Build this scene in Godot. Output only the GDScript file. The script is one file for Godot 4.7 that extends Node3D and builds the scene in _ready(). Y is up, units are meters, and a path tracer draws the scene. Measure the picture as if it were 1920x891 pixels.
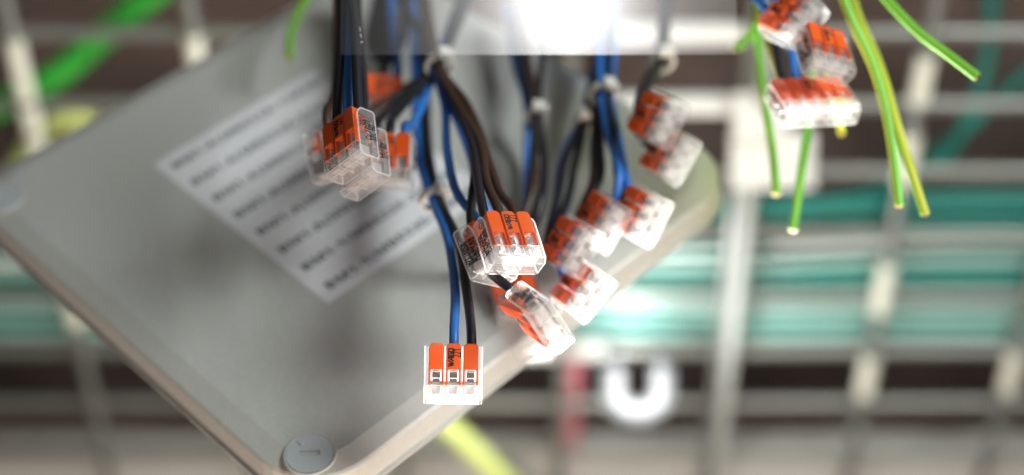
extends Node3D

const F := 3000.0          # focal length in pixels of the 1920 wide photograph
const PITCH := 52.0        # the lens looks up at the ceiling
var cam: Camera3D
var M := {}
var taken := {}
var font_bold: FontVariation
var font_plain: SystemFont
var rng := RandomNumberGenerator.new()

# ------------------------------------------------------------------ places
func at(px: float, py: float, z: float) -> Vector3:
	return cam.transform * Vector3((px - 960.0) / F * z, (445.5 - py) / F * z, -z)

func over(x: float, up: float, away: float) -> Vector3:      # metres right of, above and away from the lens
	return cam.position + Vector3(x, up, -away)

func turn(roll: float, yaw: float, pitch: float) -> Basis:
	var b := Basis(Vector3.BACK, deg_to_rad(roll)) * Basis(Vector3.RIGHT, deg_to_rad(pitch)) * Basis(Vector3.UP, deg_to_rad(yaw))
	return cam.basis * b

# ------------------------------------------------------------------ nodes
func numbered(called: String) -> String:
	if not taken.has(called):
		taken[called] = 0
		return called
	taken[called] += 1
	return "%s_%03d" % [called, taken[called]]

func tag(o: Node3D, label: String, category: String, group := "", kind := "") -> void:
	if label: o.set_meta("label", label)
	if category: o.set_meta("category", category)
	if group: o.set_meta("group", group)
	if kind: o.set_meta("kind", kind)

func thing(called: String, label: String, category: String, xf: Transform3D, group := "") -> Node3D:
	var o := Node3D.new()
	o.name = numbered(called)
	add_child(o, true)
	o.transform = xf
	tag(o, label, category, group)
	return o

func part(called: String, mesh: Mesh, mat: Material, parent: Node3D) -> MeshInstance3D:
	var o := MeshInstance3D.new()
	o.name = called
	o.mesh = mesh
	o.material_override = mat
	if parent == self: o.name = numbered(called)
	parent.add_child(o, true)
	return o

# ------------------------------------------------------------------ shapes
func begin() -> SurfaceTool:
	var st := SurfaceTool.new()
	st.begin(Mesh.PRIMITIVE_TRIANGLES)
	return st

func tri(st: SurfaceTool, a: Vector3, b: Vector3, c: Vector3, n: Vector3) -> void:
	if (b - a).cross(c - a).dot(n) > 0.0:
		var t := b
		b = c
		c = t
	for p in [a, b, c]:
		st.set_normal(n)
		st.add_vertex(p)

func tri3(st: SurfaceTool, p: Array, n: Array) -> void:
	var order := [0, 1, 2]
	if (p[1] - p[0]).cross(p[2] - p[0]).dot(n[0] + n[1] + n[2]) > 0.0: order = [0, 2, 1]
	for k in order:
		st.set_normal(n[k])
		st.add_vertex(p[k])

func quad(st: SurfaceTool, a: Vector3, b: Vector3, c: Vector3, d: Vector3, n: Vector3) -> void:
	tri(st, a, b, c, n)
	tri(st, a, c, d, n)

func inset(poly: PackedVector2Array, d: float) -> PackedVector2Array:
	var out := PackedVector2Array()
	var k := poly.size()
	for i in k:
		var e0 := (poly[i] - poly[(i + k - 1) % k]).normalized()
		var e1 := (poly[(i + 1) % k] - poly[i]).normalized()
		var n0 := Vector2(-e0.y, e0.x)
		var n1 := Vector2(-e1.y, e1.x)
		out.append(poly[i] + (n0 + n1) / maxf(0.4, 1.0 + n0.dot(n1)) * d)
	return out

# a polygon (counter-clockwise) drawn out along z with chamfered rims
func prism(st: SurfaceTool, poly: PackedVector2Array, z0: float, z1: float, bev: float, xf := Transform3D()) -> void:
	var small := inset(poly, bev)
	var rings := [[small, z0], [poly, z0 + bev], [poly, z1 - bev], [small, z1]]
	var k := poly.size()
	for r in 3:
		var p: PackedVector2Array = rings[r][0]
		var q: PackedVector2Array = rings[r + 1][0]
		for i in k:
			var j := (i + 1) % k
			var a := xf * Vector3(p[i].x, p[i].y, rings[r][1])
			var b := xf * Vector3(p[j].x, p[j].y, rings[r][1])
			var c := xf * Vector3(q[j].x, q[j].y, rings[r + 1][1])
			var d := xf * Vector3(q[i].x, q[i].y, rings[r + 1][1])
			var e := poly[j] - poly[i]
			var outward := Vector3(e.y, -e.x, 0).normalized() + Vector3(0, 0, [-1, 0, 1][r])
			quad(st, a, b, c, d, (xf.basis * outward).normalized())
	var t := Geometry2D.triangulate_polygon(small)
	for side in [[z0, -1.0], [z1, 1.0]]:
		var n: Vector3 = (xf.basis * Vector3(0, 0, side[1])).normalized()
		for i in range(0, t.size(), 3):
			tri(st, xf * Vector3(small[t[i]].x, small[t[i]].y, side[0]), xf * Vector3(small[t[i + 1]].x, small[t[i + 1]].y, side[0]), xf * Vector3(small[t[i + 2]].x, small[t[i + 2]].y, side[0]), n)

func box(st: SurfaceTool, lo: Vector3, hi: Vector3, bev: float, xf := Transform3D()) -> void:
	prism(st, PackedVector2Array([Vector2(lo.x, lo.y), Vector2(hi.x, lo.y), Vector2(hi.x, hi.y), Vector2(lo.x, hi.y)]), lo.z, hi.z, bev, xf)

func smooth_path(pts: Array, per := 10) -> PackedVector3Array:
	var out := PackedVector3Array()
	for i in pts.size() - 1:
		var p0: Vector3 = pts[max(i - 1, 0)]
		var p1: Vector3 = pts[i]
		var p2: Vector3 = pts[i + 1]
		var p3: Vector3 = pts[min(i + 2, pts.size() - 1)]
		for k in per:
			out.append(p1.cubic_interpolate(p2, p0, p3, float(k) / per))
	out.append(pts[-1])
	return out

# a round bar along a path; from a0 to a1 round its section
func tube(path: PackedVector3Array, r: float, sides := 14, a0 := 0.0, a1 := TAU, twist := 0.0, caps := true) -> ArrayMesh:
	var st := begin()
	var o := path[0]
	var t := (path[1] - path[0]).normalized()
	var u := t.cross(Vector3(0.31, 0.2, 0.93)).normalized()
	var rings := []
	var norms := []
	for i in path.size():
		var t2 := (path[min(i + 1, path.size() - 1)] - path[max(i - 1, 0)]).normalized()
		u = (u - t2 * u.dot(t2)).normalized()
		var w := t2.cross(u)
		var ring := []
		var nn := []
		for k in sides + 1:
			var a := lerpf(a0, a1, float(k) / sides) + twist * i
			var n := u * cos(a) + w * sin(a)
			nn.append(n)
			ring.append(path[i] - o + n * r)
		rings.append(ring)
		norms.append(nn)
	for i in path.size() - 1:
		for k in sides:
			tri3(st, [rings[i][k], rings[i + 1][k], rings[i + 1][k + 1]], [norms[i][k], norms[i + 1][k], norms[i + 1][k + 1]])
			tri3(st, [rings[i][k], rings[i + 1][k + 1], rings[i][k + 1]], [norms[i][k], norms[i + 1][k + 1], norms[i][k + 1]])
	if caps:
		for e in [[0, path[0] - path[1]], [path.size() - 1, path[-1] - path[-2]]]:
			for k in sides:
				tri(st, path[e[0]] - o, rings[e[0]][k], rings[e[0]][k + 1], e[1].normalized())
	return st.commit()

# rounded rectangles stacked into one skin: each ring is [inset, z]
func loft(st: SurfaceTool, w: float, h: float, r: float, rings: Array, closed_ends := true) -> void:
	var all := []
	for g in rings:
		var ring := []
		var rr: float = maxf(0.0004, r - g[0])
		for c in [[w - r, r, -PI / 2], [w - r, h - r, 0.0], [r, h - r, PI / 2], [r, r, PI]]:
			for k in 9:
				var a: float = c[2] + PI / 2 * k / 8.0
				ring.append(Vector3(c[0] + cos(a) * rr, c[1] + sin(a) * rr, g[1]))
		all.append(ring)
	var mid := Vector3(w / 2, h / 2, 0)
	for i in rings.size() - 1:
		var dn: float = rings[i + 1][0] - rings[i][0]
		var dz: float = rings[i + 1][1] - rings[i][1]
		var k := 36
		for j in k:
			var a: Vector3 = all[i][j]
			var b: Vector3 = all[i][(j + 1) % k]
			var c: Vector3 = all[i + 1][(j + 1) % k]
			var d: Vector3 = all[i + 1][j]
			var e := (b - a) if (b - a).length() > 1e-7 else (c - d)
			var side := Vector3(e.y, -e.x, 0).normalized()
			quad(st, a, b, c, d, (side * -dz + Vector3(0, 0, -dn)).normalized())
	if closed_ends:
		for e in [[0, 1.0], [rings.size() - 1, 1.0]]:
			var ring: Array = all[e[0]]
			var up: float = 1.0 if e[0] == 0 else -1.0
			for j in 36:
				tri(st, Vector3(mid.x, mid.y, rings[e[0]][1]), ring[j], ring[(j + 1) % 36], Vector3(0, 0, up))

func lettering(text: String, bold: bool, cap: float, length: float) -> TextMesh:
	var t := TextMesh.new()
	t.text = text
	t.font = (font_bold as Font) if bold else (font_plain as Font)
	t.font_size = 40
	t.pixel_size = cap / 28.5
	t.depth = 0.00003
	t.curve_step = 4.0
	if length > 0.0: t.set_meta("length", length)
	return t

# heavy block letters W A G O from straight strokes (mm, read along x)
func block_letters(st: SurfaceTool, xf: Transform3D) -> void:
	var strokes := [[0.1, 1.0, 0.45, 0.0], [0.45, 0.0, 0.8, 0.85], [0.8, 0.85, 1.05, 0.0], [1.05, 0.0, 1.85, 1.0], [1.85, 0.0, 2.6, 1.0], [2.6, 1.0, 2.95, 1.0], [2.95, 1.0, 2.95, 0.0], [2.15, 0.36, 2.95, 0.36],
		[4.3, 1.0, 3.4, 1.0], [3.4, 1.0, 3.4, 0.0], [3.4, 0.0, 4.3, 0.0], [4.3, 0.0, 4.3, 0.5], [4.3, 0.5, 3.9, 0.5], [4.75, 0.0, 4.75, 1.0], [4.75, 1.0, 5.7, 1.0], [5.7, 1.0, 5.7, 0.0], [5.7, 0.0, 4.75, 0.0]]
	for k in strokes.size():
		var q: Array = strokes[k]
		var a := Vector2(q[0], q[1] * 1.5)
		var b := Vector2(q[2], q[3] * 1.5)
		var e := (b - a).normalized() * 0.2
		var w := Vector2(-e.y, e.x) * 1.05
		prism(st, PackedVector2Array([a - e - w, b + e - w, b + e + w, a - e + w]), 0.0, 0.03 + 0.001 * k, 0.004, xf)

func write(called: String, text: String, bold: bool, cap: float, length: float, xf: Transform3D, mat: Material, parent: Node3D) -> void:
	var t := lettering(text, bold, cap, length)
	var o := part(called, t, mat, parent)
	var wide := t.get_aabb().size.x
	o.transform = xf * Transform3D(Basis.from_scale(Vector3(length / wide if length > 0.0 and wide > 0.0 else 1.0, 1, 1)), Vector3.ZERO)

# ------------------------------------------------------------------ materials
func srgb(r: float, g: float, b: float) -> Color:             # from linear base colours
	return Color(r, g, b).linear_to_srgb()

func mat(called: String, c: Color, rough := 0.5, metal := 0.0, spec := 0.5) -> StandardMaterial3D:
	var m := StandardMaterial3D.new()
	m.resource_name = called
	m.albedo_color = c
	m.roughness = rough
	m.metallic = metal
	m.metallic_specular = spec
	M[called] = m
	return m

func grain(m: StandardMaterial3D, freq: float, scale: float, deep: float, seed_: int, tone := 0.0) -> void:
	var n := FastNoiseLite.new()
	n.seed = seed_
	n.frequency = freq
	n.fractal_octaves = 4
	var t := NoiseTexture2D.new()
	t.width = 512
	t.height = 512
	t.seamless = true
	t.noise = n
	m.uv1_triplanar = true
	m.uv1_scale = Vector3.ONE * scale
	if deep > 0.0:
		m.heightmap_enabled = true
		m.heightmap_texture = t
		m.heightmap_scale = deep
	if tone > 0.0:
		var c := NoiseTexture2D.new()
		c.width = 512
		c.height = 512
		c.seamless = true
		c.noise = n
		var g := Gradient.new()
		g.set_color(0, Color(1.0 - tone, 1.0 - tone, 1.0 - tone))
		g.set_color(1, Color.WHITE)
		c.color_ramp = g
		m.albedo_texture = c

func milky(called: String, alpha: float, c: Color, rough: float) -> StandardMaterial3D:
	var m := mat(called, Color(c.r, c.g, c.b, alpha), rough)
	m.transparency = BaseMaterial3D.TRANSPARENCY_ALPHA
	m.backlight_enabled = true
	m.backlight = Color(0.95, 0.95, 0.95)
	return m

func materials() -> void:
	grain(mat("cover_grey", srgb(0.50, 0.505, 0.475), 0.42), 0.02, 24.0, 0.004, 3, 0.04)
	mat("screw_grey", srgb(0.45, 0.48, 0.50), 0.4)
	grain(mat("paper", srgb(0.80, 0.80, 0.82), 0.7), 0.03, 30.0, 0.002, 8, 0.05)
	mat("ink", srgb(0.03, 0.04, 0.05), 0.6)
	mat("black_print", srgb(0.01, 0.01, 0.012), 0.5)
	mat("pale_print", srgb(0.4, 0.4, 0.42), 0.5)
	var o := mat("orange", srgb(0.80, 0.105, 0.008), 0.5, 0.0, 0.35)
	o.backlight_enabled = true
	o.backlight = Color(0.6, 0.6, 0.6)
	milky("clear_body", 0.055, srgb(0.93, 0.92, 0.92), 0.3)
	milky("clear_side", 0.055, srgb(0.93, 0.92, 0.92), 0.3)
	milky("clear_rib", 0.32, srgb(0.93, 0.92, 0.92), 0.3)
	var pane := mat("clear_pane", Color(1, 1, 1, 0.04), 0.06)
	pane.transparency = BaseMaterial3D.TRANSPARENCY_ALPHA
	mat("tin", srgb(0.42, 0.41, 0.40), 0.32, 1.0)
	mat("copper", srgb(0.75, 0.42, 0.28), 0.3, 1.0)
	mat("black_wire", srgb(0.012, 0.013, 0.018), 0.42)
	mat("blue_wire", srgb(0.028, 0.17, 0.56), 0.42)
	mat("brown_wire", srgb(0.045, 0.022, 0.014), 0.45)
	mat("green_wire", srgb(0.15, 0.44, 0.02), 0.4)
	mat("yellow_wire", srgb(0.52, 0.58, 0.025), 0.4)
	for q in ["green_wire", "yellow_wire"]:
		M[q].backlight_enabled = true
		M[q].backlight = Color(0.4, 0.4, 0.4)
	mat("glint_cream", srgb(0.80, 0.82, 0.70), 0.45)  # pale colour that paints highlights onto the tray rods
	mat("tie_white", srgb(0.62, 0.60, 0.56), 0.5)
	mat("rod_zinc", srgb(0.26, 0.27, 0.25), 0.36, 0.4)
	mat("teal_cable", srgb(0.012, 0.23, 0.19), 0.4)
	mat("pale_teal_cable", srgb(0.36, 0.60, 0.55), 0.4)
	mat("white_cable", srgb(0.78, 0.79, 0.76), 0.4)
	mat("pale_grey_cable", srgb(0.40, 0.42, 0.39), 0.45)
	mat("trunking", srgb(0.55, 0.55, 0.52), 0.5)
	mat("pink_cable", srgb(0.62, 0.20, 0.24), 0.45)
	mat("green_hose", srgb(0.05, 0.52, 0.06), 0.4)
	mat("lime_hose", srgb(0.66, 0.76, 0.24), 0.4)
	grain(mat("ceiling_brown", srgb(0.165, 0.116, 0.10), 0.8), 0.01, 1.6, 0.1, 12, 0.25)
	milky("frosted_sheet", 0.008, srgb(0.9, 0.92, 0.92), 0.35)
	mat("lamp_case", srgb(0.5, 0.5, 0.5), 0.5)
	for g in [["led_glow", 9.0, Color(1, 1, 1)], ["tube_glow", 0.55, Color(0.97, 1, 1)], ["panel_glow", 2.0, Color(1, 1, 1)]]:
		var e := mat(g[0], Color(0.1, 0.1, 0.1), 0.6)
		e.emission_enabled = true
		e.emission = g[2]
		e.emission_energy_multiplier = g[1]

# ------------------------------------------------------------------ lever connectors (lengths in mm, then scaled)
const MM := 0.001
const PITCH_MM := 5.6

func side_profile(grow := 0.0) -> PackedVector2Array:          # x is depth towards the levers, y along the wires
	return inset(PackedVector2Array([Vector2(-3.5, -9.3), Vector2(2.2, -9.3), Vector2(3.9, -7.8), Vector2(3.9, 6.2), Vector2(3.2, 8.0), Vector2(1.8, 9.3), Vector2(-3.3, 9.3), Vector2(-4.1, 8.4), Vector2(-4.1, -8.6)]), -grow)

func arc(c: Vector2, r: float, a0: float, a1: float, n: int) -> Array:
	var out := []
	for k in n + 1:
		var a := lerpf(a0, a1, float(k) / n)
		out.append(c + Vector2(cos(a), sin(a)) * r)
	return out

func make_connector(poles: int, open_lever := -1) -> Node3D:
	var root := Node3D.new()
	var mm := Transform3D(Basis.from_scale(Vector3.ONE * MM), Vector3.ZERO)
	var sideways := mm * Transform3D(Basis(Vector3(0, 0, 1), Vector3(0, 1, 0), Vector3(1, 0, 0)), Vector3.ZERO)
	var half := poles * PITCH_MM / 2.0 + 1.0
	# housing: back, foot, top and mid walls
	var st := begin()
	box(st, Vector3(-half + 0.9, -9.3, -4.1), Vector3(half - 0.9, 9.2, -3.3), 0.15, mm)
	box(st, Vector3(-half + 0.9, -9.3, -3.25), Vector3(half - 0.9, -8.4, 2.2), 0.2, mm)
	var front := PackedVector2Array([Vector2(2.2, -9.3), Vector2(3.9, -7.8), Vector2(3.9, -3.5), Vector2(3.1, -3.5), Vector2(3.1, -7.4), Vector2(2.2, -8.3)])
	prism(st, front, -half + 0.9, half - 0.9, 0.12, sideways)
	box(st, Vector3(-half + 0.9, -3.6, -0.5), Vector3(half - 0.9, -2.9, 3.0), 0.12, mm)
	box(st, Vector3(-half + 0.9, 8.4, -3.2), Vector3(half - 0.9, 9.25, 1.5), 0.2, mm)
	part("housing", st.commit(), M.clear_body, root)
	# the two side plates
	for s in [-1.0, 1.0]:
		st = begin()
		prism(st, side_profile(), s * (half - 0.45) - 0.43, s * (half - 0.45) + 0.43, 0.22, sideways)
		part("side_plate", st.commit(), M.clear_side, root)
		# a raised edge round the plate
		st = begin()
		var outer := side_profile(0.02)
		var inner := side_profile(-0.55)
		for i in outer.size():
			var j := (i + 1) % outer.size()
			prism(st, PackedVector2Array([outer[i], outer[j], inner[j], inner[i]]), s * (half - 0.02) - 0.1, s * (half - 0.02) + 0.1, 0.04, sideways)
		part("side_edge", st.commit(), M.clear_rib, root)
		if s < 0:
			var turned := Transform3D(Basis(Vector3(0, 0, 1), Vector3.UP, Vector3.LEFT) * Basis(Vector3.BACK, -PI / 2), Vector3(-half * MM - 0.00012, 0, 0))
			var lines := ["AWG 24-12", "0.14/0.2-4²", "450V/32A"]
			for k in 3:
				write("rating_print", lines[k], true, 0.00125, 0.0088, turned * Transform3D(Basis(), Vector3(0.0005, 0.0021 - k * 0.0019, 0)), M.black_print, root)
			var ring := TorusMesh.new()
			ring.inner_radius = 0.0009
			ring.outer_radius = 0.00115
			ring.rings = 20
			ring.ring_segments = 5
			var ro := part("approval_mark", ring, M.black_print, root)
			ro.transform = Transform3D(Basis(Vector3.BACK, PI / 2), Vector3(-half * MM - 0.00005, 0.0062, 0.0008))
		else:
			var turned := Transform3D(Basis(Vector3(0, 0, -1), Vector3.UP, Vector3.RIGHT) * Basis(Vector3.BACK, PI / 2), Vector3(half * MM + 0.00012, 0, 0))
			var lines := ["300V", "Cu 18/21", "IEC 60"]
			for k in 3:
				write("rating_print", lines[k], true, 0.00125, [0.0042, 0.0074, 0.0058][k], turned * Transform3D(Basis(), Vector3([0.004, 0.001, 0.0005][k], 0.0016 - k * 0.0019, 0)), M.black_print, root)
	# partitions and the ribs of the wire chambers
	st = begin()
	for k in poles + 1:
		var x := (k - poles / 2.0) * PITCH_MM
		if k > 0 and k < poles:
			prism(st, PackedVector2Array([Vector2(-3.2, -8.3), Vector2(2.9, -7.6), Vector2(2.9, -3.7), Vector2(1.6, -2.8), Vector2(1.6, 8.3), Vector2(-3.2, 8.3)]), x - 0.3, x + 0.3, 0.1, sideways)
	for k in poles:
		var x := (k - (poles - 1) / 2.0) * PITCH_MM
		box(st, Vector3(x - 1.9, -7.0, 3.9), Vector3(x + 1.9, -6.6, 4.15), 0.08, mm)
		box(st, Vector3(x - 1.7, -7.6, -2.0), Vector3(x + 1.7, -7.0, 2.4), 0.1, mm)
		for s in [-1.0, 1.0]:
			box(st, Vector3(x + s * 1.9 - 0.2, -6.6, 3.9), Vector3(x + s * 1.9 + 0.2, -3.7, 4.12), 0.06, mm)
			box(st, Vector3(x + s * 1.6 - 0.2, -6.9, -2.0), Vector3(x + s * 1.6 + 0.2, -3.8, 2.2), 0.08, mm)
		# blocks on the back that show when it is turned round
		box(st, Vector3(x - 1.7, -2.0, -4.3), Vector3(x + 1.7, 1.5, -4.1), 0.08, mm)
		box(st, Vector3(x - 1.7, 3.4, -4.3), Vector3(x + 1.7, 6.6, -4.1), 0.08, mm)
	for e in [[Vector2(2.2, -9.3)], [Vector2(3.9, -7.8)], [Vector2(3.9, -3.45)], [Vector2(-4.05, -9.25)]]:
		var c: Vector2 = e[0]
		box(st, Vector3(-half + 0.9, c.y - 0.14, c.x - 0.14), Vector3(half - 0.9, c.y + 0.14, c.x + 0.14), 0.05, mm)
	part("chamber_ribs", st.commit(), M.clear_rib, root)
	# glossy skin over the foot and the sides
	st = begin()
	prism(st, side_profile(0.12), -half - 0.06, -half + 0.02, 0.02, sideways)
	prism(st, side_profile(0.12), half - 0.02, half + 0.06, 0.02, sideways)
	var skin := PackedVector2Array([Vector2(-4.2, -9.42), Vector2(2.25, -9.42), Vector2(4.2, -7.85), Vector2(4.2, -3.45), Vector2(4.16, -3.45), Vector2(4.16, -7.8), Vector2(2.2, -9.38), Vector2(-4.2, -9.38)])
	prism(st, skin, -half + 0.1, half - 0.1, 0.005, sideways)
	part("glossy_skin", st.commit(), M.clear_pane, root)
	# metal inside
	st = begin()
	box(st, Vector3(-half + 1.4, -6.4, -3.1), Vector3(half - 1.4, -2.2, -2.5), 0.1, mm)
	part("current_bar", st.commit(), M.tin, root)
	for k in poles:
		var x := (k - (poles - 1) / 2.0) * PITCH_MM
		st = begin()
		box(st, Vector3(x - 1.35, -1.1, -1.8), Vector3(x + 1.35, 0.9, 1.5), 0.15, mm)
		box(st, Vector3(x - 1.2, -2.7, -1.8), Vector3(x + 1.2, -1.25, 0.9), 0.12, mm)
		box(st, Vector3(x - 1.3, 1.0, -1.5), Vector3(x + 1.3, 1.45, 1.9), 0.1, mm)
		part("clamp_spring", st.commit(), M.tin, root)
	# levers
	for k in poles:
		var x := (k - (poles - 1) / 2.0) * PITCH_MM
		var w := 2.5
		var outline := [Vector2(-w, -3.3), Vector2(-w + 0.62, -3.3), Vector2(-w + 0.62, 1.2)]
		outline += [Vector2(-w + 0.9, 1.65), Vector2(w - 0.9, 1.65)]
		outline += [Vector2(w - 0.62, 1.2), Vector2(w - 0.62, -3.3), Vector2(w, -3.3)]
		outline += arc(Vector2(w - 1.5, 8.7), 1.5, 0.0, PI / 2, 5) + arc(Vector2(-w + 1.5, 8.7), 1.5, PI / 2, PI, 5)
		st = begin()
		var lift := mm * Transform3D(Basis(), Vector3(x, 0, 0))
		if k == open_lever:
			lift = mm * Transform3D(Basis(), Vector3(x, -3.0, 1.9)) * Transform3D(Basis(Vector3.RIGHT, 0.18), Vector3.ZERO) * Transform3D(Basis(), Vector3(0, 3.0, -2.0))
		prism(st, PackedVector2Array(outline), 1.9, 4.3, 0.22, lift)
		# the tongue below the cap, inside the body
		box(st, Vector3(-w + 0.5, 2.2, -1.6), Vector3(w - 0.5, 7.6, 1.95), 0.3, lift)
		var lever := part("lever", st.commit(), M.orange, root)
		if k == poles / 2:
			var face := Transform3D(lift.basis.orthonormalized(), lift * Vector3(0, 0, 4.33)) * Transform3D(Basis(Vector3.BACK, PI / 2), Vector3.ZERO)
			st = begin()
			block_letters(st, face * mm * Transform3D(Basis(), Vector3(2.75, 0.15, 0)))
			part("letters", st.commit(), M.black_print, lever)
			write("number", "221", true, 0.00118, 0.0026, face * Transform3D(Basis(), Vector3(0.0071, -0.0011, 0)), M.black_print, lever)
		# the see-through window of the lever
		st = begin()
		box(st, Vector3(-w + 0.66, -3.2, 3.2), Vector3(w - 0.66, 1.6, 3.6), 0.1, lift)
		box(st, Vector3(-w + 0.66, -3.2, 2.0), Vector3(-w + 1.0, 1.6, 3.2), 0.06, lift)
		box(st, Vector3(w - 1.0, -3.2, 2.0), Vector3(w - 0.66, 1.6, 3.2), 0.06, lift)
		part("lever_window", st.commit(), M.clear_pane, root)
	return root

var protos := {}
func connector(px: float, py: float, z: float, roll: float, yaw: float, pitch: float, label: String, poles := 3, open_lever := -1) -> Node3D:
	var key := "%d %d" % [poles, open_lever]
	var o: Node3D
	if not protos.has(key):
		o = make_connector(poles, open_lever)
		protos[key] = o
	else:
		o = protos[key].duplicate()
	o.name = numbered("lever_connector")
	add_child(o, true)
	o.transform = Transform3D(turn(roll, yaw, pitch), at(px, py, z))
	o.set_meta("poles", poles)
	tag(o, label, "connector", "clear wire connectors with orange levers")
	return o

func hole(c: Node3D, k: int, out: float) -> Vector3:
	var poles: int = c.get_meta("poles")
	return c.transform * Vector3((k - (poles - 1) / 2.0) * PITCH_MM * MM, (9.3 + out) * MM, -0.8 * MM)

# ------------------------------------------------------------------ wires
func points(list: Array) -> Array:
	var out := []
	for p in list: out.append(at(p[0], p[1], p[2]))
	return out

# a single-core wire through picture points; it may end in a connector's hole
func wire(colour: String, label: String, list: Array, into: Node3D = null, k := 0, group := "insulated wires of the bundles", r := 1.65) -> MeshInstance3D:
	var pts := points(list)
	if into:
		var near := hole(into, k, 5.0)
		while pts.size() > 2 and near.distance_to(pts[-1]) < 0.016: pts.pop_back()
		pts.append(near)
		pts.append(hole(into, k, -7.0))
	var path := smooth_path(pts)
	var o := part(colour, tube(path, r * MM), M[colour], self)
	o.position = path[0]
	tag(o, label, "wire", group)
	return o

func earth_wire(label: String, list: Array, start_angle: float, r := 1.7) -> Node3D:
	var path := smooth_path(points(list))
	var o := thing("earth_wire", label, "wire", Transform3D(Basis(), path[0]), "green and yellow earth wires")
	part("green_insulation", tube(path, r * MM, 12, start_angle, start_angle + TAU * 0.6, 0.0), M.green_wire, o)
	part("yellow_insulation", tube(path, r * MM, 8, start_angle + TAU * 0.6, start_angle + TAU, 0.0), M.yellow_wire, o)
	var tip := path[-1]
	var d := (path[-1] - path[-2]).normalized()
	var c := part("copper_core", tube(PackedVector3Array([tip - d * 0.001, tip + d * 0.0006]), r * MM * 0.62, 10), M.copper, o)
	c.position = tip - d * 0.001 - path[0]
	return o

func cable_tie(px: float, py: float, z: float, roll: float, tilt: float, r: float, label: String, head_at := 0.6) -> void:
	var o := thing("cable_tie", label, "cable tie", Transform3D(turn(roll, 0, tilt), at(px, py, z)), "white cable ties round the wire bundles")
	var st := begin()
	var k := 28
	for i in k:
		var a := TAU * i / k
		var b := TAU * (i + 1) / k
		for q in [[r, r + 0.0011, 0.0013, 1.0], [r, r + 0.0011, -0.0013, -1.0]]:
			quad(st, Vector3(cos(a) * q[0], q[2], sin(a) * q[0]), Vector3(cos(b) * q[0], q[2], sin(b) * q[0]), Vector3(cos(b) * q[1], q[2], sin(b) * q[1]), Vector3(cos(a) * q[1], q[2], sin(a) * q[1]), Vector3(0, q[3], 0))
		for q in [[r + 0.0011, 1.0], [r, -1.0]]:
			var na := Vector3(cos(a), 0, sin(a))
			var nb := Vector3(cos(b), 0, sin(b))
			quad(st, na * q[0] + Vector3(0, 0.0013, 0), nb * q[0] + Vector3(0, 0.0013, 0), nb * q[0] - Vector3(0, 0.0013, 0), na * q[0] - Vector3(0, 0.0013, 0), (na + nb).normalized() * q[1])
	part("band", st.commit(), M.tie_white, o)
	st = begin()
	var dir := Basis(Vector3.UP, head_at)
	box(st, Vector3(-0.0024, -0.0022, r - 0.0004), Vector3(0.0024, 0.0022, r + 0.0036), 0.0005, Transform3D(dir, Vector3.ZERO))
	part("head", st.commit(), M.tie_white, o)
	st = begin()
	box(st, Vector3(0.002, -0.0012, r + 0.0012), Vector3(0.0042, 0.0012, r + 0.0022), 0.0002, Transform3D(dir, Vector3.ZERO))
	part("tail", st.commit(), M.tie_white, o)

# ------------------------------------------------------------------ large things
func added_fill_panel(pos: Vector3, aim: Vector3, size: Vector2, energy: float, tint: Color, label: String) -> void:  # a panel added out of view as fill light
	var o := thing("added_fill_panel", label, "lamp", Transform3D(Basis.looking_at(aim - pos, Vector3(0.1, 1, 0.2)), pos))
	var st := begin()
	box(st, Vector3(-size.x / 2 - 0.02, -size.y / 2 - 0.02, 0.004), Vector3(size.x / 2 + 0.02, size.y / 2 + 0.02, 0.04), 0.004)
	part("frame", st.commit(), M.lamp_case, o)
	st = begin()
	box(st, Vector3(-size.x / 2, -size.y / 2, 0.0), Vector3(size.x / 2, size.y / 2, 0.0035), 0.001)
	var glow: StandardMaterial3D = M.panel_glow.duplicate()
	glow.emission = tint
	glow.emission_energy_multiplier = 0.6
	part("fill_diffuser", st.commit(), glow, o)
	var l := AreaLight3D.new()
	l.name = "panel_light"
	l.area_size = size
	l.area_normalize_energy = true
	l.light_energy = energy
	l.light_color = tint
	l.area_range = 6.0
	l.shadow_enabled = true
	l.position = Vector3(0, 0, -0.004)
	o.add_child(l)

var cover_xf: Transform3D
func on_cover(px: float, py: float) -> Vector2:                # where a picture point meets the cover's front plane
	var dir := (at(px, py, 1.0) - cam.position).normalized()
	var inv := cover_xf.affine_inverse()
	var o := inv * cam.position
	var d := inv.basis * dir
	var t := -(o.z - 0.0016) / d.z
	var p := o + d * t
	return Vector2(p.x, p.y)

func screw(px: float, py: float, slot_turn: float, parent: Node3D) -> void:
	var p := on_cover(px, py)
	var o := CSGCombiner3D.new()
	o.name = "cover_screw"
	parent.add_child(o, true)
	o.position = Vector3(p.x, p.y, 0.0016)
	o.material_override = M.screw_grey
	var c := CSGCylinder3D.new()
	c.radius = 0.0083
	c.height = 0.0012
	c.sides = 48
	c.smooth_faces = true
	c.rotation.x = PI / 2
	o.add_child(c)
	var s := CSGBox3D.new()
	s.operation = CSGShape3D.OPERATION_SUBTRACTION
	s.size = Vector3(0.0070, 0.0021, 0.002)
	s.position = Vector3(0, 0, 0.0006)
	s.rotation.z = slot_turn
	o.add_child(s)
	var ring := TorusMesh.new()
	ring.inner_radius = 0.0083
	ring.outer_radius = 0.0094
	ring.rings = 48
	ring.ring_segments = 10
	var r := part("screw_collar", ring, M.cover_grey, parent)
	r.transform = Transform3D(Basis(Vector3.RIGHT, PI / 2) * Basis.from_scale(Vector3(1, 0.9, 1)), Vector3(p.x, p.y, 0.0016))

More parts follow.
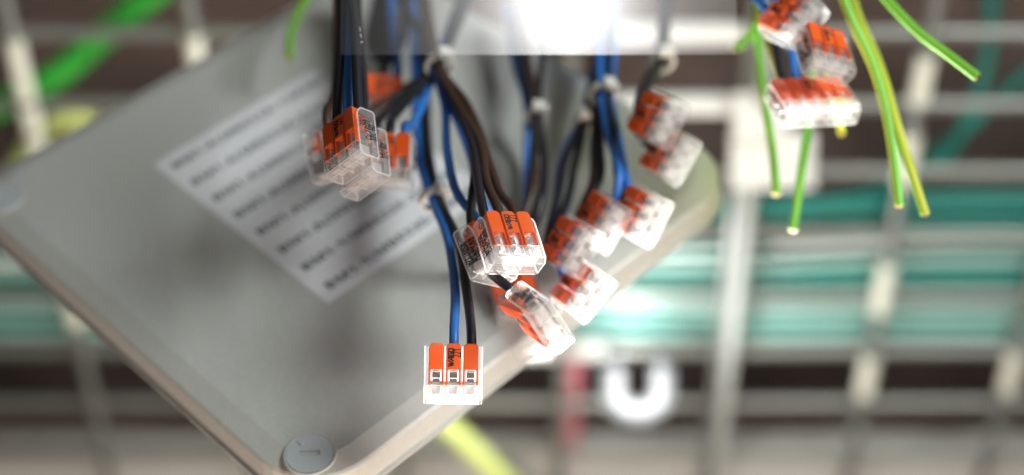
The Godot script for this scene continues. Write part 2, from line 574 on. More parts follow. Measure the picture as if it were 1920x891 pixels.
func enclosure_cover() -> void:
	var u := cam.basis * Vector3(0.70981602, 0.50726508, -0.48871603)
	var v := cam.basis * Vector3(-0.70376427, 0.48155162, -0.52232547)
	var n := u.cross(v)
	var corner := at(580.0, 944.0, 0.540)
	cover_xf = Transform3D(Basis(u, v, n), corner)
	var o := thing("enclosure_cover", "large grey plastic junction box cover with slotted corner screws and printed label", "box cover", cover_xf)
	var w := 0.2304
	var h := 0.2260
	var st := begin()
	loft(st, w, h, 0.026, [[0.0085, 0.0016], [0.0078, 0.0014], [0.0012, -0.0004], [0.0003, -0.0011], [0.0, -0.0018]], false)
	loft(st, w, h, 0.026, [[0.0085, 0.0016], [0.0086, 0.0]], true)
	part("face", st.commit(), M.cover_grey, o)
	st = begin()
	loft(st, w, h, 0.026, [[0.0, -0.0018], [-0.0003, -0.0112]], false)
	loft(st, w, h, 0.026, [[0.002, -0.0112], [0.0022, -0.0012]], false)
	part("side_wall", st.commit(), M.cover_grey, o)
	st = begin()
	loft(st, w, h, 0.026, [[-0.0003, -0.0112], [-0.0018, -0.0114], [-0.0018, -0.0124], [0.002, -0.0124], [0.002, -0.0112]], false)
	part("rim", st.commit(), M.cover_grey, o)
	screw(581, 852, -0.75, o)
	screw(2, 371, 0.4, o)
	# embossed 0 and 1 beside the screw, and its pointer
	var zero := TorusMesh.new()
	zero.inner_radius = 0.0009
	zero.outer_radius = 0.0013
	zero.rings = 20
	zero.ring_segments = 6
	var p := on_cover(543, 814)
	part("embossed_zero", zero, M.cover_grey, o).transform = Transform3D(Basis(Vector3.RIGHT, PI / 2) * Basis.from_scale(Vector3(1, 1, 0.75)), Vector3(p.x, p.y, 0.0016))
	p = on_cover(622, 818)
	st = begin()
	box(st, Vector3(-0.0002, -0.0012, 0), Vector3(0.0002, 0.0012, 0.0003), 0.0001)
	part("embossed_one", st.commit(), M.cover_grey, o).transform = Transform3D(Basis(Vector3.BACK, -0.9), Vector3(p.x, p.y, 0.0016))
	p = on_cover(563, 833)
	st = begin()
	prism(st, PackedVector2Array([Vector2(-0.0009, -0.0012), Vector2(0.0009, -0.0012), Vector2(0, 0.0018)]), 0, 0.0003, 0.0001)
	part("embossed_pointer", st.commit(), M.screw_grey, o).transform = Transform3D(Basis(Vector3.BACK, 0.25), Vector3(p.x, p.y, 0.0022))
	var s0 := on_cover(590, 655)
	var s1 := on_cover(668, 690)
	st = begin()
	var e := (s1 - s0)
	box(st, Vector3(0, -0.0003, 0), Vector3(e.length(), 0.0003, 0.00012), 0.00005)
	part("scuff", st.commit(), M.screw_grey, o).transform = Transform3D(Basis(Vector3.BACK, e.angle()), Vector3(s0.x, s0.y, 0.0016))
	# printed paper label: its own edges, eight lines of print
	var a := on_cover(281, 312)
	var b := on_cover(615, 569)
	var c := on_cover(578, 138)
	var lw := (c - a).length() * 1.02
	var lh := (b - a).length()
	var lx := (c - a).normalized()
	var ly := Vector2(-lx.y, lx.x)
	var lab := Transform3D(Basis(Vector3(lx.x, lx.y, 0), Vector3(ly.x, ly.y, 0), Vector3.BACK), Vector3(b.x, b.y, 0.0016))
	st = begin()
	box(st, Vector3(0, 0, 0), Vector3(lw, lh, 0.00018), 0.00005)
	var sheet := part("paper_label", st.commit(), M.paper, o)
	sheet.transform = lab
	var rows := ["BM1-A(MBES2A-1)M260", "BM1-A(MBES2A-2)M261", "BM1-A(MBES2B-1)M262", "BM1-A(MBES2B-2)M263", "BM1-A(MBES3A-1)M264", "BM1-A(MBES3A-2)M265", "BM1-1(MBES3E-2)M266", "BM1-1(MBES3S-2)M267"]
	for k in 8:
		write("line_of_print", rows[k], true, 0.0040, lw * 0.93, Transform3D(Basis(), Vector3(lw * 0.52, lh - (k + 0.52) * lh / 8.0, 0.0002)), M.ink, sheet)

func tray() -> void:
	var o := thing("wire_mesh_tray", "zinc wire mesh cable tray of welded rods under the brown ceiling", "cable tray", Transform3D(Basis(), over(0, 0.8, 0.65)))
	for k in 14:
		var s := 0.378 + k * 0.0493
		var path := PackedVector3Array([Vector3(-0.55, 0.0025, 0.65 - s), Vector3(0.55, 0.0025, 0.65 - s)])
		var r := part("cross_rod", tube(path, 0.0042, 12), M.rod_zinc, o)
		r.position = path[0]
	for x in [-0.392, -0.288, -0.184, -0.078, 0.034, 0.139, 0.241, 0.338, 0.44]:
		var path := PackedVector3Array([Vector3(x, -0.0023, 0.32), Vector3(x, -0.0023, -0.45)])
		var r := part("long_rod", tube(path, 0.0042, 12), M.rod_zinc, o)
		r.position = path[0]

func tray_cable(colour: String, label: String, list: Array, r: float, group := "cables lying on the mesh tray") -> void:
	var pts := []
	for p in list: pts.append(over(p[0], p[1], p[2]))
	var path := smooth_path(pts, 12)
	var o := part(colour, tube(path, r, 14), M[colour], self)
	o.position = path[0]
	tag(o, label, "cable", group)

# ------------------------------------------------------------------ the scene
func _ready() -> void:
	rng.seed = 41
	# camera
	cam = Camera3D.new()
	cam.name = "camera"
	add_child(cam)
	cam.position = Vector3(0, 1.6, 0)
	cam.rotation_degrees = Vector3(PITCH, 0, 0)
	cam.fov = rad_to_deg(2.0 * atan(445.5 / F))
	cam.near = 0.02
	cam.far = 20.0
	var lens := CameraAttributesPhysical.new()
	lens.frustum_focal_length = 12.0 / tan(deg_to_rad(cam.fov) / 2.0)
	lens.frustum_focus_distance = 0.526
	lens.frustum_near = 0.02
	lens.frustum_far = 20.0
	lens.exposure_aperture = lens.frustum_focal_length / 17.8
	cam.attributes = lens
	cam.fov = rad_to_deg(2.0 * atan(445.5 / F))
	cam.current = true
	# surroundings and exposure
	var we := WorldEnvironment.new()
	we.name = "surroundings"
	var env := Environment.new()
	env.background_mode = Environment.BG_COLOR
	env.background_color = srgb(0.10, 0.096, 0.093)
	env.tonemap_mode = Environment.TONE_MAPPER_LINEAR
	env.tonemap_exposure = 1.0
	env.sdfgi_enabled = true
	env.ssao_enabled = true
	env.ssil_enabled = true
	we.environment = env
	add_child(we)
	var heavy := SystemFont.new()
	heavy.font_names = PackedStringArray(["Droid Sans"])
	heavy.font_weight = 700
	font_bold = FontVariation.new()
	font_bold.base_font = heavy
	font_plain = SystemFont.new()
	font_plain.font_names = PackedStringArray(["Droid Sans"])
	materials()

	# two unseen panels added as fill light, then the work lamp, all outside the frame
	added_fill_panel(cam.transform * Vector3(0.58, 0.42, -0.06), at(1050, 450, 0.7), Vector2(0.3, 0.3), 0.84, Color(0.97, 1.0, 0.99), "added square white fill light panel above and right of the lens, out of the picture")
	added_fill_panel(cam.transform * Vector3(0.08, -0.50, -0.28), at(1000, 600, 0.75), Vector2(0.4, 0.25), 0.46, Color(1.0, 0.90, 0.83), "added wide warm fill light panel below the picture, in place of bounced light, shining up")
	work_lamp()

	# ---- the setting
	var ceil := PlaneMesh.new()
	ceil.size = Vector2(5, 5)
	var cs := BoxMesh.new()
	cs.size = Vector3(5, 0.05, 5)
	var cp := part("ceiling", cs, M.ceiling_brown, self)
	cp.position = over(0, 0.99, 0.9)
	tag(cp, "", "", "", "structure")

	# ---- tray and what lies on it
	tray()
	cables()
	tube_lamp()
	led_and_sheet()

	# ---- the cover and the connectors in front of it
	enclosure_cover()
	bundles()

func work_lamp() -> void:
	var pos := at(1150, 1370, 1.0)
	var aim := at(1090, 520, 0.56)
	var o := thing("work_lamp", "round work lamp shining up at the connectors from below the picture", "lamp", Transform3D(Basis.looking_at(aim - pos, Vector3.UP), pos))
	var case := CylinderMesh.new()
	case.top_radius = 0.05
	case.bottom_radius = 0.04
	case.height = 0.06
	var c := part("case", case, M.lamp_case, o)
	c.rotation.x = -PI / 2
	c.position.z = 0.04
	var disc := CylinderMesh.new()
	disc.top_radius = 0.042
	disc.bottom_radius = 0.042
	disc.height = 0.004
	var d := part("lamp_lens", disc, M.led_glow, o)
	d.rotation.x = -PI / 2
	d.position.z = 0.006
	var l := SpotLight3D.new()
	l.name = "work_light"
	l.light_energy = 3.4
	l.spot_angle = 24.0
	l.spot_angle_attenuation = 0.4
	l.spot_range = 5.0
	l.spot_attenuation = 2.0
	l.light_size = 0.04
	l.light_color = Color(1.0, 0.99, 0.96)
	l.shadow_enabled = true
	o.add_child(l)

func tube_lamp() -> void:
	var base := at(1196, 716, 1.02)
	var o := thing("tube_lamp", "small glowing white U shaped tube lamp below the mesh tray", "lamp", Transform3D(cam.basis, base))
	var w := 0.0155
	var pts := [Vector3(-w, 0.009, 0), Vector3(-w, 0.0, 0), Vector3(-w, -0.009, 0)]
	for k in 7:
		var a := PI + PI * (k + 1) / 8.0
		pts.append(Vector3(cos(a) * w, -0.009 + sin(a) * w * 0.65, 0))
	pts += [Vector3(w, -0.009, 0), Vector3(w, 0.0, 0), Vector3(w, 0.009, 0)]
	var path := smooth_path(pts, 4)
	var g := part("glass_tube", tube(path, 0.0070, 14), M.tube_glow, o)
	g.position = path[0]
	for s in [-1.0, 1.0]:
		var cap := CylinderMesh.new()
		cap.top_radius = 0.0058
		cap.bottom_radius = 0.0058
		cap.height = 0.006
		part("end_cap", cap, M.black_wire, o).position = Vector3(s * w, 0.0123, 0)
	var l := OmniLight3D.new()
	l.name = "tube_light"
	l.light_energy = 0.022
	l.light_size = 0.012
	l.omni_range = 4.0
	l.omni_attenuation = 2.0
	l.shadow_enabled = true
	l.position = Vector3(0, -0.006, 0.03)
	o.add_child(l)

func led_and_sheet() -> void:
	var o := thing("led_lamp", "bright round LED spot lamp glowing behind the frosted sheet", "lamp", Transform3D(cam.basis, at(1058, 22, 0.5185)))
	var case := CylinderMesh.new()
	case.top_radius = 0.0095
	case.bottom_radius = 0.008
	case.height = 0.012
	var c := part("case", case, M.lamp_case, o)
	c.rotation.x = PI / 2
	c.position.z = -0.0075
	var disc := CylinderMesh.new()
	disc.top_radius = 0.007
	disc.bottom_radius = 0.007
	disc.height = 0.002
	var d := part("lamp_lens", disc, M.led_glow, o)
	d.rotation.x = PI / 2
	var l := SpotLight3D.new()
	l.name = "led_light"
	l.light_energy = 0.12
	l.light_size = 0.01
	l.spot_range = 3.0
	l.spot_attenuation = 2.0
	l.spot_angle = 82.0
	l.spot_angle_attenuation = 0.3
	l.rotation.y = PI
	l.shadow_enabled = true
	l.position = Vector3(0, 0, 0.0035)
	o.add_child(l)
	var st := begin()
	var z := 0.497
	var lo := Vector3((640.0 - 960.0) / F * z, (445.5 - 103.0) / F * z, -z)
	var hi := Vector3((1380.0 - 960.0) / F * z, (445.5 + 200.0) / F * z, -z + 0.0008)
	box(st, lo - Vector3(0, 0, 0), hi, 0.0002)
	var sheet := part("frosted_sheet", st.commit(), M.frosted_sheet, self)
	sheet.transform = cam.transform
	tag(sheet, "frosted clear plastic sheet lit white by the lamp behind its straight lower edge", "lamp cover")

func cables() -> void:
	var up := 0.809
	# teal fibre cables across the tray: [height on the pile, distance at the left, middle, right]
	var rows := [[0, 0.612, 0.607, 0.598], [0, 0.621, 0.616, 0.606], [0, 0.630, 0.628, 0.622], [0, 0.640, 0.636, 0.640], [0, 0.649, 0.645, 0.634], [0, 0.658, 0.655, 0.650], [0, 0.667, 0.664, 0.668], [0, 0.676, 0.673, 0.660], [0, 0.685, 0.684, 0.690], [1, 0.612, 0.640, 0.668], [1, 0.660, 0.632, 0.602], [1, 0.652, 0.668, 0.676], [1, 0.682, 0.655, 0.620], [1, 0.68, 0.68, 0.683], [0, 0.694, 0.693, 0.698], [0, 0.703, 0.702, 0.707], [0, 0.712, 0.711, 0.715], [1, 0.70, 0.69, 0.672], [1, 0.71, 0.705, 0.70], [1, 0.607, 0.60, 0.61]]
	var colours := ["teal_cable", "teal_cable", "teal_cable", "teal_cable", "white_cable", "pale_teal_cable", "teal_cable", "teal_cable", "pale_teal_cable", "teal_cable", "white_cable", "pale_teal_cable", "teal_cable", "pale_teal_cable", "pale_teal_cable", "teal_cable", "pale_teal_cable", "white_cable", "pale_teal_cable", "teal_cable"]
	var words := ["nearest the top of the picture in the heap", "just below the topmost of the heap", "third from the top of the heap", "fourth from the top, beside the white cable", "in the middle of the lower layer", "just below the white middle one", "in the lower half of the heap", "second lowest of the heap", "lowest of the heap along the brown gap", "slanting downwards to the right over the heap", "slanting up to the right over the heap", "upper one slanting gently down to the right", "upper one slanting steeply up to the right", "upper one lying straight near the lowest", "third from the bottom edge of the heap", "second from the bottom edge of the heap", "along the very bottom edge of the heap", "slanting up to the right near the bottom edge", "lying loosely on top near the bottom edge", "dipping along the upper edge of the heap"]
	for k in rows.size():
		var q: Array = rows[k]
		var h: float = up + q[0] * 0.0065
		var colour: String = colours[k]
		var name_: String = {"teal_cable": "teal", "pale_teal_cable": "pale teal", "white_cable": "white"}[colour]
		tray_cable(colour, "%s cable across the tray, %s" % [name_, words[k]], [[-0.5, h, q[1]], [-0.25, h, q[1] + 0.003], [0.0, h, q[2]], [0.14, h, q[2] * 0.5 + q[3] * 0.5 + 0.003], [0.3, h, q[3]], [0.5, h, q[3] + 0.004]], 0.0031)
	tray_cable("teal_cable", "dark teal cable looping down at the right edge above the tray", [[0.30, 0.86, 0.40], [0.292, 0.86, 0.47], [0.298, 0.86, 0.52], [0.292, 0.85, 0.56], [0.27, 0.83, 0.59], [0.22, 0.825, 0.612]], 0.0042)
	tray_cable("teal_cable", "second dark teal cable sweeping in from the right edge towards the heap", [[0.37, 0.86, 0.50], [0.33, 0.855, 0.53], [0.29, 0.845, 0.57], [0.25, 0.83, 0.60], [0.2, 0.825, 0.618]], 0.0038)
	tray_cable("pale_grey_cable", "thick pale cable running away along the tray right of the cover", [[0.150, 0.811, 0.40], [0.147, 0.790, 0.47], [0.146, 0.790, 0.6], [0.145, 0.790, 0.75], [0.146, 0.79, 0.95]], 0.0045)
	var tst := begin()
	box(tst, Vector3(-0.7, -0.004, -0.05), Vector3(0.7, 0.03, 0.0), 0.003)
	var tr := part("cable_trunking", tst.commit(), M.trunking, self)
	tr.position = over(0, 0.81, 0.835)
	tag(tr, "pale metal trunking crossing the tray along the bottom of the picture", "trunking")
	tray_cable("pink_cable", "pink red cable running away along the tray beside the glowing lamp", [[0.042, 0.822, 0.56], [0.045, 0.822, 0.68], [0.041, 0.815, 0.78], [0.038, 0.815, 0.95]], 0.0068)
	tray_cable("green_hose", "thick bright green hose slanting over the tray at the upper left", [[-0.36, 0.825, 0.560], [-0.29, 0.825, 0.528], [-0.24, 0.825, 0.488], [-0.19, 0.825, 0.445], [-0.14, 0.825, 0.40]], 0.0085)
	tray_cable("lime_hose", "lime yellow hose crossing the tray beside the left edge of the cover", [[-0.32, 0.83, 0.60], [-0.30, 0.83, 0.568], [-0.28, 0.83, 0.556], [-0.265, 0.835, 0.560], [-0.25, 0.84, 0.575]], 0.0055)
	tray_cable("lime_hose", "thick lime yellow hose slanting out from under the cover's lower edge", [[-0.11, 0.775, 0.70], [-0.055, 0.775, 0.755], [-0.02, 0.775, 0.80], [0.02, 0.775, 0.86]], 0.0075)
	# glints on the long rods, painted as short cream tubes
	for q in [[0.241, 0.664, 0.040, "long painted cream glint on the tray rod right of the earth wires, in the teal heap"], [0.241, 0.742, 0.034, "painted cream glint on the tray rod at the lower right, below the teal heap"], [0.338, 0.738, 0.036, "painted cream glint on the tray rod cut by the right picture edge"], [0.241, 0.505, 0.032, "painted cream glint on the tray rod behind the slanting earth wire"], [0.241, 0.562, 0.036, "painted cream glint on the tray rod behind the earth wire pair"], [-0.288, 0.498, 0.040, "painted cream glint on the tray rod at the upper left corner, beside the green hose"], [-0.288, 0.532, 0.017, "short painted cream glint just above the cover's left corner"], [-0.288, 0.552, 0.014, "shortest painted cream glint touching the cover's outline at the left corner"], [-0.288, 0.685, 0.022, "painted cream glint on the tray rod just below the cover's lower left edge"], [-0.184, 0.487, 0.024, "painted cream glint on the second tray rod from the left, at the top"]]:
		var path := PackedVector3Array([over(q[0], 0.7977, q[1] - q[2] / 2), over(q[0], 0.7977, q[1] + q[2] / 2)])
		var o := part("painted_rod_light", tube(path, 0.0058, 14), M.glint_cream, self)
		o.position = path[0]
		tag(o, q[3], "painted_glint", "painted cream glints on the tray rods")
	# lamp light on the cross rods, painted as white tubes
	for q in [[0.062, 0.150, 0.4766, "painted white light on the cross rod beside the lamp, at the top edge"], [0.060, 0.160, 0.5259, "painted white light on the cross rod just above the cover's right corner"], [-0.03, 0.062, 0.7231, "painted white light on the cross rod left of the glowing tube lamp"]]:
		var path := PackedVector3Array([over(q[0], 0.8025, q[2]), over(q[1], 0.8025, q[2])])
		var o := part("painted_rod_light", tube(path, 0.0064, 14), M.white_cable, self)
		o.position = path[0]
		tag(o, q[3], "painted_glint", "painted white light on the cross rods")
	# white tags hanging on the tray right of the connectors
	for q in [[1424, 218, 0.94, 50, 44, "white plastic tag on the tray, the upper of two behind the five lever connector"], [1448, 300, 0.95, 78, 54, "white plastic tag on the tray, lower and wider than its neighbour"]]:
		var st := begin()
		var sx: float = q[3] / F * q[2]
		var sy: float = q[4] / F * q[2]
		box(st, Vector3(-sx, -sy, -0.003), Vector3(sx, sy, 0.003), 0.0012)
		var o := part("plastic_tag", st.commit(), M.white_cable, self)
		o.transform = Transform3D(turn(0, -6, 4), at(q[0], q[1], q[2]))
		tag(o, q[5], "tag", "white tags on the mesh tray")

func bundles() -> void:
	# connectors, nearest the lens first
	var front := connector(850, 703, 0.522, -1, 2, -4, "clear connector facing the lens, hanging lowest of all on one blue and one black wire")
	var centre := connector(956, 457, 0.524, 17, 33, -30, "clear three lever connector in the middle of the picture with brown wires")
	var centre_b := connector(912, 478, 0.544, 22, 62, -24, "clear connector turned side on, behind the left of the middle one")
	var tilted := connector(1010, 597, 0.512, 52, -84, -4, "clear connector lying slantwise on its black wire with a lever partly raised", 3, 2)
	tilted.transform.basis = cam.basis * Basis(Vector3(-0.45, 0.70, 0.53), Vector3(-0.48, 0.31, -0.81), Vector3(-0.75, -0.63, 0.2)).orthonormalized()
	var left := connector(655, 273, 0.528, 9, -42, -28, "clear connector in front of the printed label with three bright orange levers")
	var left_b := connector(680, 306, 0.548, 8, -45, -28, "clear connector mostly hidden behind and below the one over the label")
	var left_c := connector(628, 286, 0.568, 12, 155, -12, "pale connector showing its back at the left of the label pair")
	var mid := connector(727, 305, 0.578, -2, -6, -16, "blurred clear connector just right of the label pair, two levers showing")
	var far := connector(715, 190, 0.655, -4, 4, -10, "very blurred orange connector far back beside the thick black wires")
	var low_a := connector(965, 560, 0.600, 16, 18, -22, "blurred orange connector below and behind the middle one")
	var low_b := connector(942, 580, 0.610, 14, 55, -22, "blurred pale connector at the left of the one below the middle")
	var low_c := connector(985, 632, 0.600, 20, 20, -40, "blurred white lit connector under the slanting one")
	var r_a := connector(1072, 462, 0.574, 60, 0, -58, "clear connector with its orange levers at its left, leftmost of the right group")
	var r_b := connector(1128, 415, 0.588, 50, -10, -58, "clear white lit connector between the two groups, behind its neighbour")
	var r_c := connector(1092, 545, 0.572, 58, 8, -60, "white lit connector at the bottom of the right group, one orange lever showing")
	var blue := connector(1203, 404, 0.585, 56, -8, -56, "white lit connector hanging on the blue and black wires right of the cover")
	var edge := connector(1234, 224, 0.598, 62, 0, -56, "clear connector at the cover's right corner with two orange levers at left")
	var edge_b := connector(1256, 292, 0.606, 60, 0, -58, "white lit connector below the one at the cover's right corner")
	var top_a := connector(1486, 36, 0.585, 52, 5, -52, "clear connector cut off by the picture's top edge")
	var top_b := connector(1546, 102, 0.576, 7, 32, -34, "clear connector tilted down right under the top one, print on its lever")
	var five := connector(1523, 192, 0.586, 22, 24, -46, "long clear connector with five levers, lowest of the top right group", 5)

	# bundle in front of the label
	var g := "wires into the connectors over the label"
	wire("black_wire", "black wire at the left of the sharp pair over the label", [[640, -60, 0.575], [640, 60, 0.556], [644, 150, 0.540]], left, 0, g)
	wire("blue_wire", "blue wire between the two black ones over the label", [[652, -60, 0.575], [655, 60, 0.556], [662, 150, 0.542]], left, 1, g)
	var printed := wire("black_wire", "black wire with pale print, right of the blue one over the label", [[648, -60, 0.57], [664, 40, 0.553], [680, 130, 0.540], [688, 185, 0.541]], left, 2, g)
	for q in [["O", 668, 56], ["S", 670, 68], ["I", 672, 80]]:
		var spot := at(q[1], q[2], 0.5525) + (cam.position - at(q[1], q[2], 0.5525)).normalized() * 0.0017
		write("print", q[0], false, 0.0016, 0.0, Transform3D(cam.basis * Basis(Vector3.BACK, -1.4), spot - printed.position), M.pale_print, printed)
	wire("black_wire", "black wire into the connector hidden behind the label pair", [[668, -60, 0.6], [672, 60, 0.58], [682, 170, 0.566]], left_b, 1, g)
	wire("brown_wire", "dark wire behind the label pair at its left", [[630, -60, 0.62], [632, 60, 0.60], [628, 170, 0.585]], left_c, 1, g)
	# far bundle with the blurred orange connector
	g = "wires of the far bundle"
	for q in [[690, 680, "left", "black_wire"], [722, 712, "second", "black_wire"], [705, 700, "third", "black_wire"], [748, 742, "right", "black_wire"]]:
		wire(q[3], "thick blurred black wire of the far bundle, %s one" % q[2], [[q[0] + 30, -80, 0.70], [q[0] + 16, 0, 0.695], [q[0] + 4, 80, 0.68], [q[1], 150, 0.665]], far, 1, g, 2.1)
	wire("blue_wire", "blurred blue wire of the far bundle", [[738, -60, 0.69], [735, 40, 0.68], [742, 110, 0.67]], far, 2, g, 1.9)

	# the bundle with the big tie
	g = "wires fanning out under the large cable tie"
	cable_tie(824, 122, 0.628, 18, -38, 0.0050, "white cable tie with its square head, the largest, in the upper middle", 0.5)
	wire("black_wire", "black wire coming down from the upper left into the large tie", [[700, -90, 0.70], [745, -10, 0.672], [800, 85, 0.64], [826, 130, 0.628], [850, 190, 0.606], [884, 270, 0.574], [896, 340, 0.548]], centre, 0, g)
	wire("black_wire", "dark wire coming down from the upper right into the large tie", [[905, -60, 0.69], [870, 20, 0.665], [838, 95, 0.636], [826, 135, 0.628], [862, 215, 0.602], [890, 300, 0.568], [900, 350, 0.55]], centre_b, 1, g)
	wire("brown_wire", "brown wire on the outer curve from the large tie to the middle", [[775, -60, 0.69], [800, 50, 0.65], [822, 130, 0.626], [860, 200, 0.60], [900, 270, 0.575], [912, 340, 0.55]], centre, 1, g)
	wire("brown_wire", "short brown wire entering the right of the middle connector", [[790, -80, 0.70], [806, 40, 0.66], [828, 130, 0.627], [872, 190, 0.61], [900, 250, 0.598], [915, 300, 0.575], [936, 360, 0.552]], centre, 2, g)
	wire("blue_wire", "blue wire curving down left of the middle connector", [[780, -80, 0.70], [806, 60, 0.655], [815, 130, 0.632], [834, 200, 0.61], [838, 280, 0.588], [856, 360, 0.566]], centre_b, 2, g)
	wire("blue_wire", "blue wire running steeply from the large tie behind the black ones", [[770, -80, 0.70], [800, 60, 0.655], [812, 132, 0.634], [850, 210, 0.612], [882, 290, 0.594], [905, 380, 0.585], [960, 450, 0.59]], low_a, 2, g)
	wire("black_wire", "black wire from the large tie curving left to the blurred connector", [[885, -80, 0.70], [848, 50, 0.655], [822, 128, 0.634], [782, 170, 0.62], [738, 220, 0.60], [722, 250, 0.592]], mid, 1, g)
	wire("black_wire", "second black wire from the large tie towards the blurred connector", [[895, -80, 0.705], [846, 60, 0.657], [818, 126, 0.638], [775, 160, 0.628], [730, 205, 0.608], [712, 245, 0.598]], mid, 0, g)
	wire("blue_wire", "blue wire from the large tie slanting left to the blurred connector", [[890, -80, 0.70], [836, 70, 0.652], [812, 140, 0.634], [794, 190, 0.616], [772, 235, 0.60]], mid, 2, g)
	wire("brown_wire", "brown wire slanting far down left from the large tie", [[900, -80, 0.71], [840, 70, 0.66], [812, 128, 0.64], [760, 165, 0.635], [706, 200, 0.625], [676, 225, 0.61]], left_b, 2, g)

	# bundle to the lowest connector
	g = "wires down to the lowest connector"
	cable_tie(812, 374, 0.598, 25, -40, 0.0042, "white cable tie half hidden at the label's right edge", 0.9)
	wire("blue_wire", "blue wire of the pair down to the lowest connector", [[772, -80, 0.74], [775, 60, 0.69], [778, 200, 0.652], [786, 300, 0.622], [812, 378, 0.596], [840, 450, 0.572], [853, 540, 0.548], [855, 600, 0.534]], front, 1, g)
	wire("black_wire", "black wire of the pair down to the lowest connector", [[798, -80, 0.74], [800, 60, 0.69], [800, 200, 0.652], [806, 300, 0.620], [826, 378, 0.594], [858, 450, 0.570], [874, 540, 0.546], [876, 600, 0.534]], front, 2, g)
	wire("black_wire", "blurred black wire of the inner bundle above the half hidden tie", [[788, -80, 0.745], [790, 40, 0.70], [790, 200, 0.656], [798, 300, 0.628], [818, 372, 0.604], [850, 440, 0.59]], low_b, 1, g)
	wire("black_wire", "short black wire leading out to the slanting connector", [[880, 430, 0.56], [900, 490, 0.548], [930, 528, 0.525]], tilted, 2, g, 1.7)

	# the far middle bundle
	g = "wires of the bundle with loops in the middle"
	cable_tie(1005, 216, 0.648, 5, -38, 0.0036, "blurred white cable tie, middle one of the row under the lamp", 0.2)
	wire("black_wire", "black wire at the left of the looping bundle under the lamp", [[962, 20, 0.70], [978, 110, 0.675], [998, 200, 0.65], [1000, 280, 0.63], [992, 370, 0.615], [985, 440, 0.61]], low_a, 0, g)
	wire("brown_wire", "brown wire second in the looping bundle under the lamp", [[980, 20, 0.70], [990, 110, 0.675], [1004, 200, 0.65], [1003, 280, 0.632], [994, 370, 0.612], [982, 440, 0.612]], low_a, 1, g)
	wire("black_wire", "black wire bowing out to the right in the looping bundle", [[1020, 20, 0.70], [1016, 110, 0.675], [1008, 200, 0.65], [1020, 300, 0.63], [1016, 370, 0.612], [990, 450, 0.61]], low_b, 2, g)
	wire("blue_wire", "thin looking blue wire behind the looping bundle", [[950, 20, 0.71], [966, 120, 0.685], [988, 200, 0.66], [988, 300, 0.65], [985, 420, 0.625], [985, 520, 0.615]], low_c, 1, g)

	# the group right of it
	g = "wires into the right group"
	cable_tie(1096, 228, 0.65, 15, -38, 0.0036, "blurred white cable tie, lower left of the right pair", 0.2)
	cable_tie(1130, 176, 0.642, 4, -38, 0.0048, "blurred white cable tie round the blue and black wires on the right", 0.4)
	wire("black_wire", "dark wire bowing left into the leftmost connector of the right group", [[1135, 60, 0.70], [1108, 170, 0.668], [1090, 230, 0.65], [1060, 300, 0.632], [1048, 360, 0.615]], r_a, 0, g)
	wire("black_wire", "second dark wire bowing left in the right group", [[1140, 60, 0.70], [1112, 170, 0.668], [1098, 230, 0.65], [1078, 310, 0.632], [1066, 370, 0.612]], r_a, 1, g)
	wire("blue_wire", "dim blue wire on the outer curve of the right group", [[1128, 60, 0.70], [1104, 170, 0.67], [1086, 230, 0.652], [1054, 300, 0.636], [1044, 370, 0.62], [1040, 450, 0.605]], r_c, 1, g)
	wire("brown_wire", "brown wire hanging straight down to the connector between the groups", [[1118, 60, 0.69], [1116, 180, 0.652], [1114, 270, 0.63], [1112, 340, 0.612]], r_b, 0, g)
	wire("black_wire", "black wire straight beside the brown one between the groups", [[1132, 60, 0.69], [1128, 180, 0.652], [1126, 270, 0.63], [1126, 330, 0.612]], r_b, 1, g)
	wire("blue_wire", "blue wire through the right tie down to the connector right of the cover", [[1124, 0, 0.69], [1124, 100, 0.662], [1128, 176, 0.642], [1140, 250, 0.622], [1160, 320, 0.602]], blue, 0, g)
	wire("black_wire", "black wire through the right tie beside the blue one", [[1142, 0, 0.69], [1142, 100, 0.662], [1140, 176, 0.64], [1150, 250, 0.620], [1172, 315, 0.6]], blue, 1, g)
	wire("blue_wire", "second blue wire through the right tie, outermost on the right", [[1152, 0, 0.69], [1150, 100, 0.664], [1144, 176, 0.644], [1158, 250, 0.624], [1182, 310, 0.606]], blue, 2, g)
	cable_tie(1240, 116, 0.655, 12, -38, 0.0046, "pale cable tie above the connector at the cover's right corner", 0.3)
	wire("black_wire", "dark wire down to the connector at the cover's right corner", [[1252, -40, 0.70], [1244, 40, 0.678], [1234, 110, 0.655], [1212, 150, 0.638], [1200, 178, 0.625]], edge, 1, g)
	wire("black_wire", "second dark wire down to the cover's right corner", [[1262, -40, 0.70], [1252, 40, 0.678], [1242, 110, 0.655], [1216, 160, 0.642], [1204, 200, 0.628]], edge, 0, g)
	wire("brown_wire", "brown wire passing behind the connector at the cover's right corner", [[1245, -40, 0.71], [1240, 40, 0.685], [1232, 110, 0.66], [1206, 180, 0.645], [1196, 240, 0.632]], edge_b, 1, g)

	# top right group
	g = "wires into the top right group"
	wire("black_wire", "black wire between the top connector and the five lever one", [[1420, -60, 0.63], [1438, 40, 0.615], [1455, 90, 0.606], [1472, 130, 0.600]], five, 1, g)
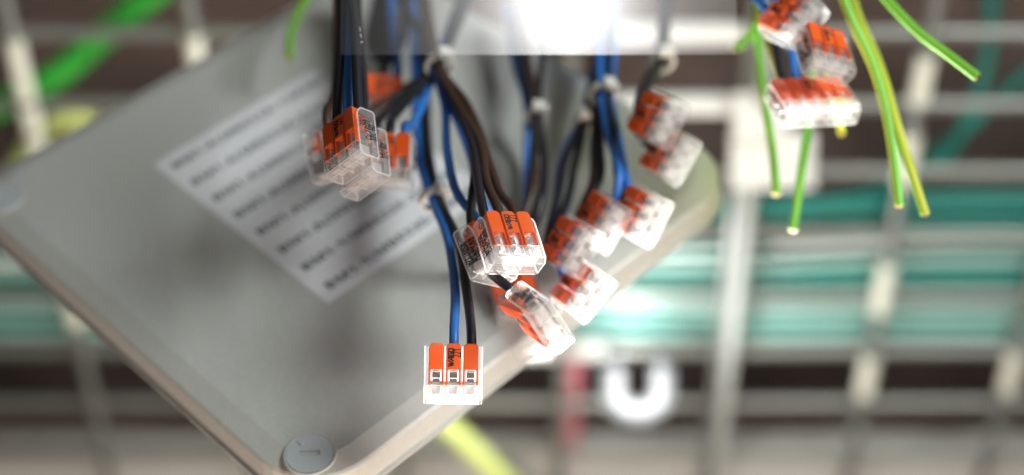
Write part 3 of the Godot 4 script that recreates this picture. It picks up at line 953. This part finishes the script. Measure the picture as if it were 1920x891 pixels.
	wire("blue_wire", "blue wire half hidden behind the upper right connectors", [[1440, -60, 0.64], [1462, 40, 0.622], [1485, 95, 0.612], [1500, 130, 0.605]], five, 2, g)
	wire("blue_wire", "blue wire into the topmost connector from the left", [[1380, -60, 0.62], [1405, -20, 0.612], [1425, 5, 0.604]], top_a, 1, g)
	wire("black_wire", "dark wire behind the tilted upper right connector", [[1470, -60, 0.65], [1490, 10, 0.635], [1510, 50, 0.615]], top_b, 1, g)
	earth_wire("earth wire entering the left end of the five lever connector", [[1415, -40, 0.63], [1432, 40, 0.618], [1452, 110, 0.608], [1470, 160, 0.600]], 1.0)
	earth_wire("short earth wire stub sticking out below the five lever connector", [[1545, 120, 0.62], [1560, 180, 0.612], [1570, 215, 0.604], [1579, 252, 0.596]], 0.6)
	earth_wire("long earth wire of the pair bending down, left branch", [[1560, -80, 0.60], [1590, 20, 0.598], [1640, 130, 0.596], [1668, 240, 0.592], [1687, 386, 0.584]], 2.6)
	earth_wire("long earth wire of the pair bending down, right branch", [[1578, -80, 0.606], [1606, 20, 0.604], [1652, 130, 0.60], [1690, 260, 0.59], [1735, 402, 0.578]], 0.2)
	earth_wire("earth wire slanting to the right with a bare copper end", [[1600, -80, 0.600], [1655, -10, 0.594], [1722, 60, 0.586], [1775, 100, 0.580], [1833, 144, 0.572]], 3.6)
	earth_wire("short dark earth wire hooking left beside the top connector", [[1432, -30, 0.66], [1424, 30, 0.652], [1405, 65, 0.646], [1378, 90, 0.64]], 1.5)
	earth_wire("thin earth wire hanging left behind the five lever connector", [[1418, -10, 0.66], [1422, 80, 0.648], [1432, 180, 0.636], [1448, 280, 0.624], [1456, 364, 0.614]], 2.2)
	earth_wire("earth wire hanging straight down below the five lever connector", [[1530, 60, 0.66], [1524, 150, 0.646], [1514, 240, 0.632], [1500, 340, 0.616], [1487, 432, 0.604]], 3.0)
	earth_wire("blurred earth wire end hanging in front of the cover's upper left edge", [[600, -40, 0.72], [566, 10, 0.70], [545, 60, 0.685], [541, 110, 0.672]], 1.7)
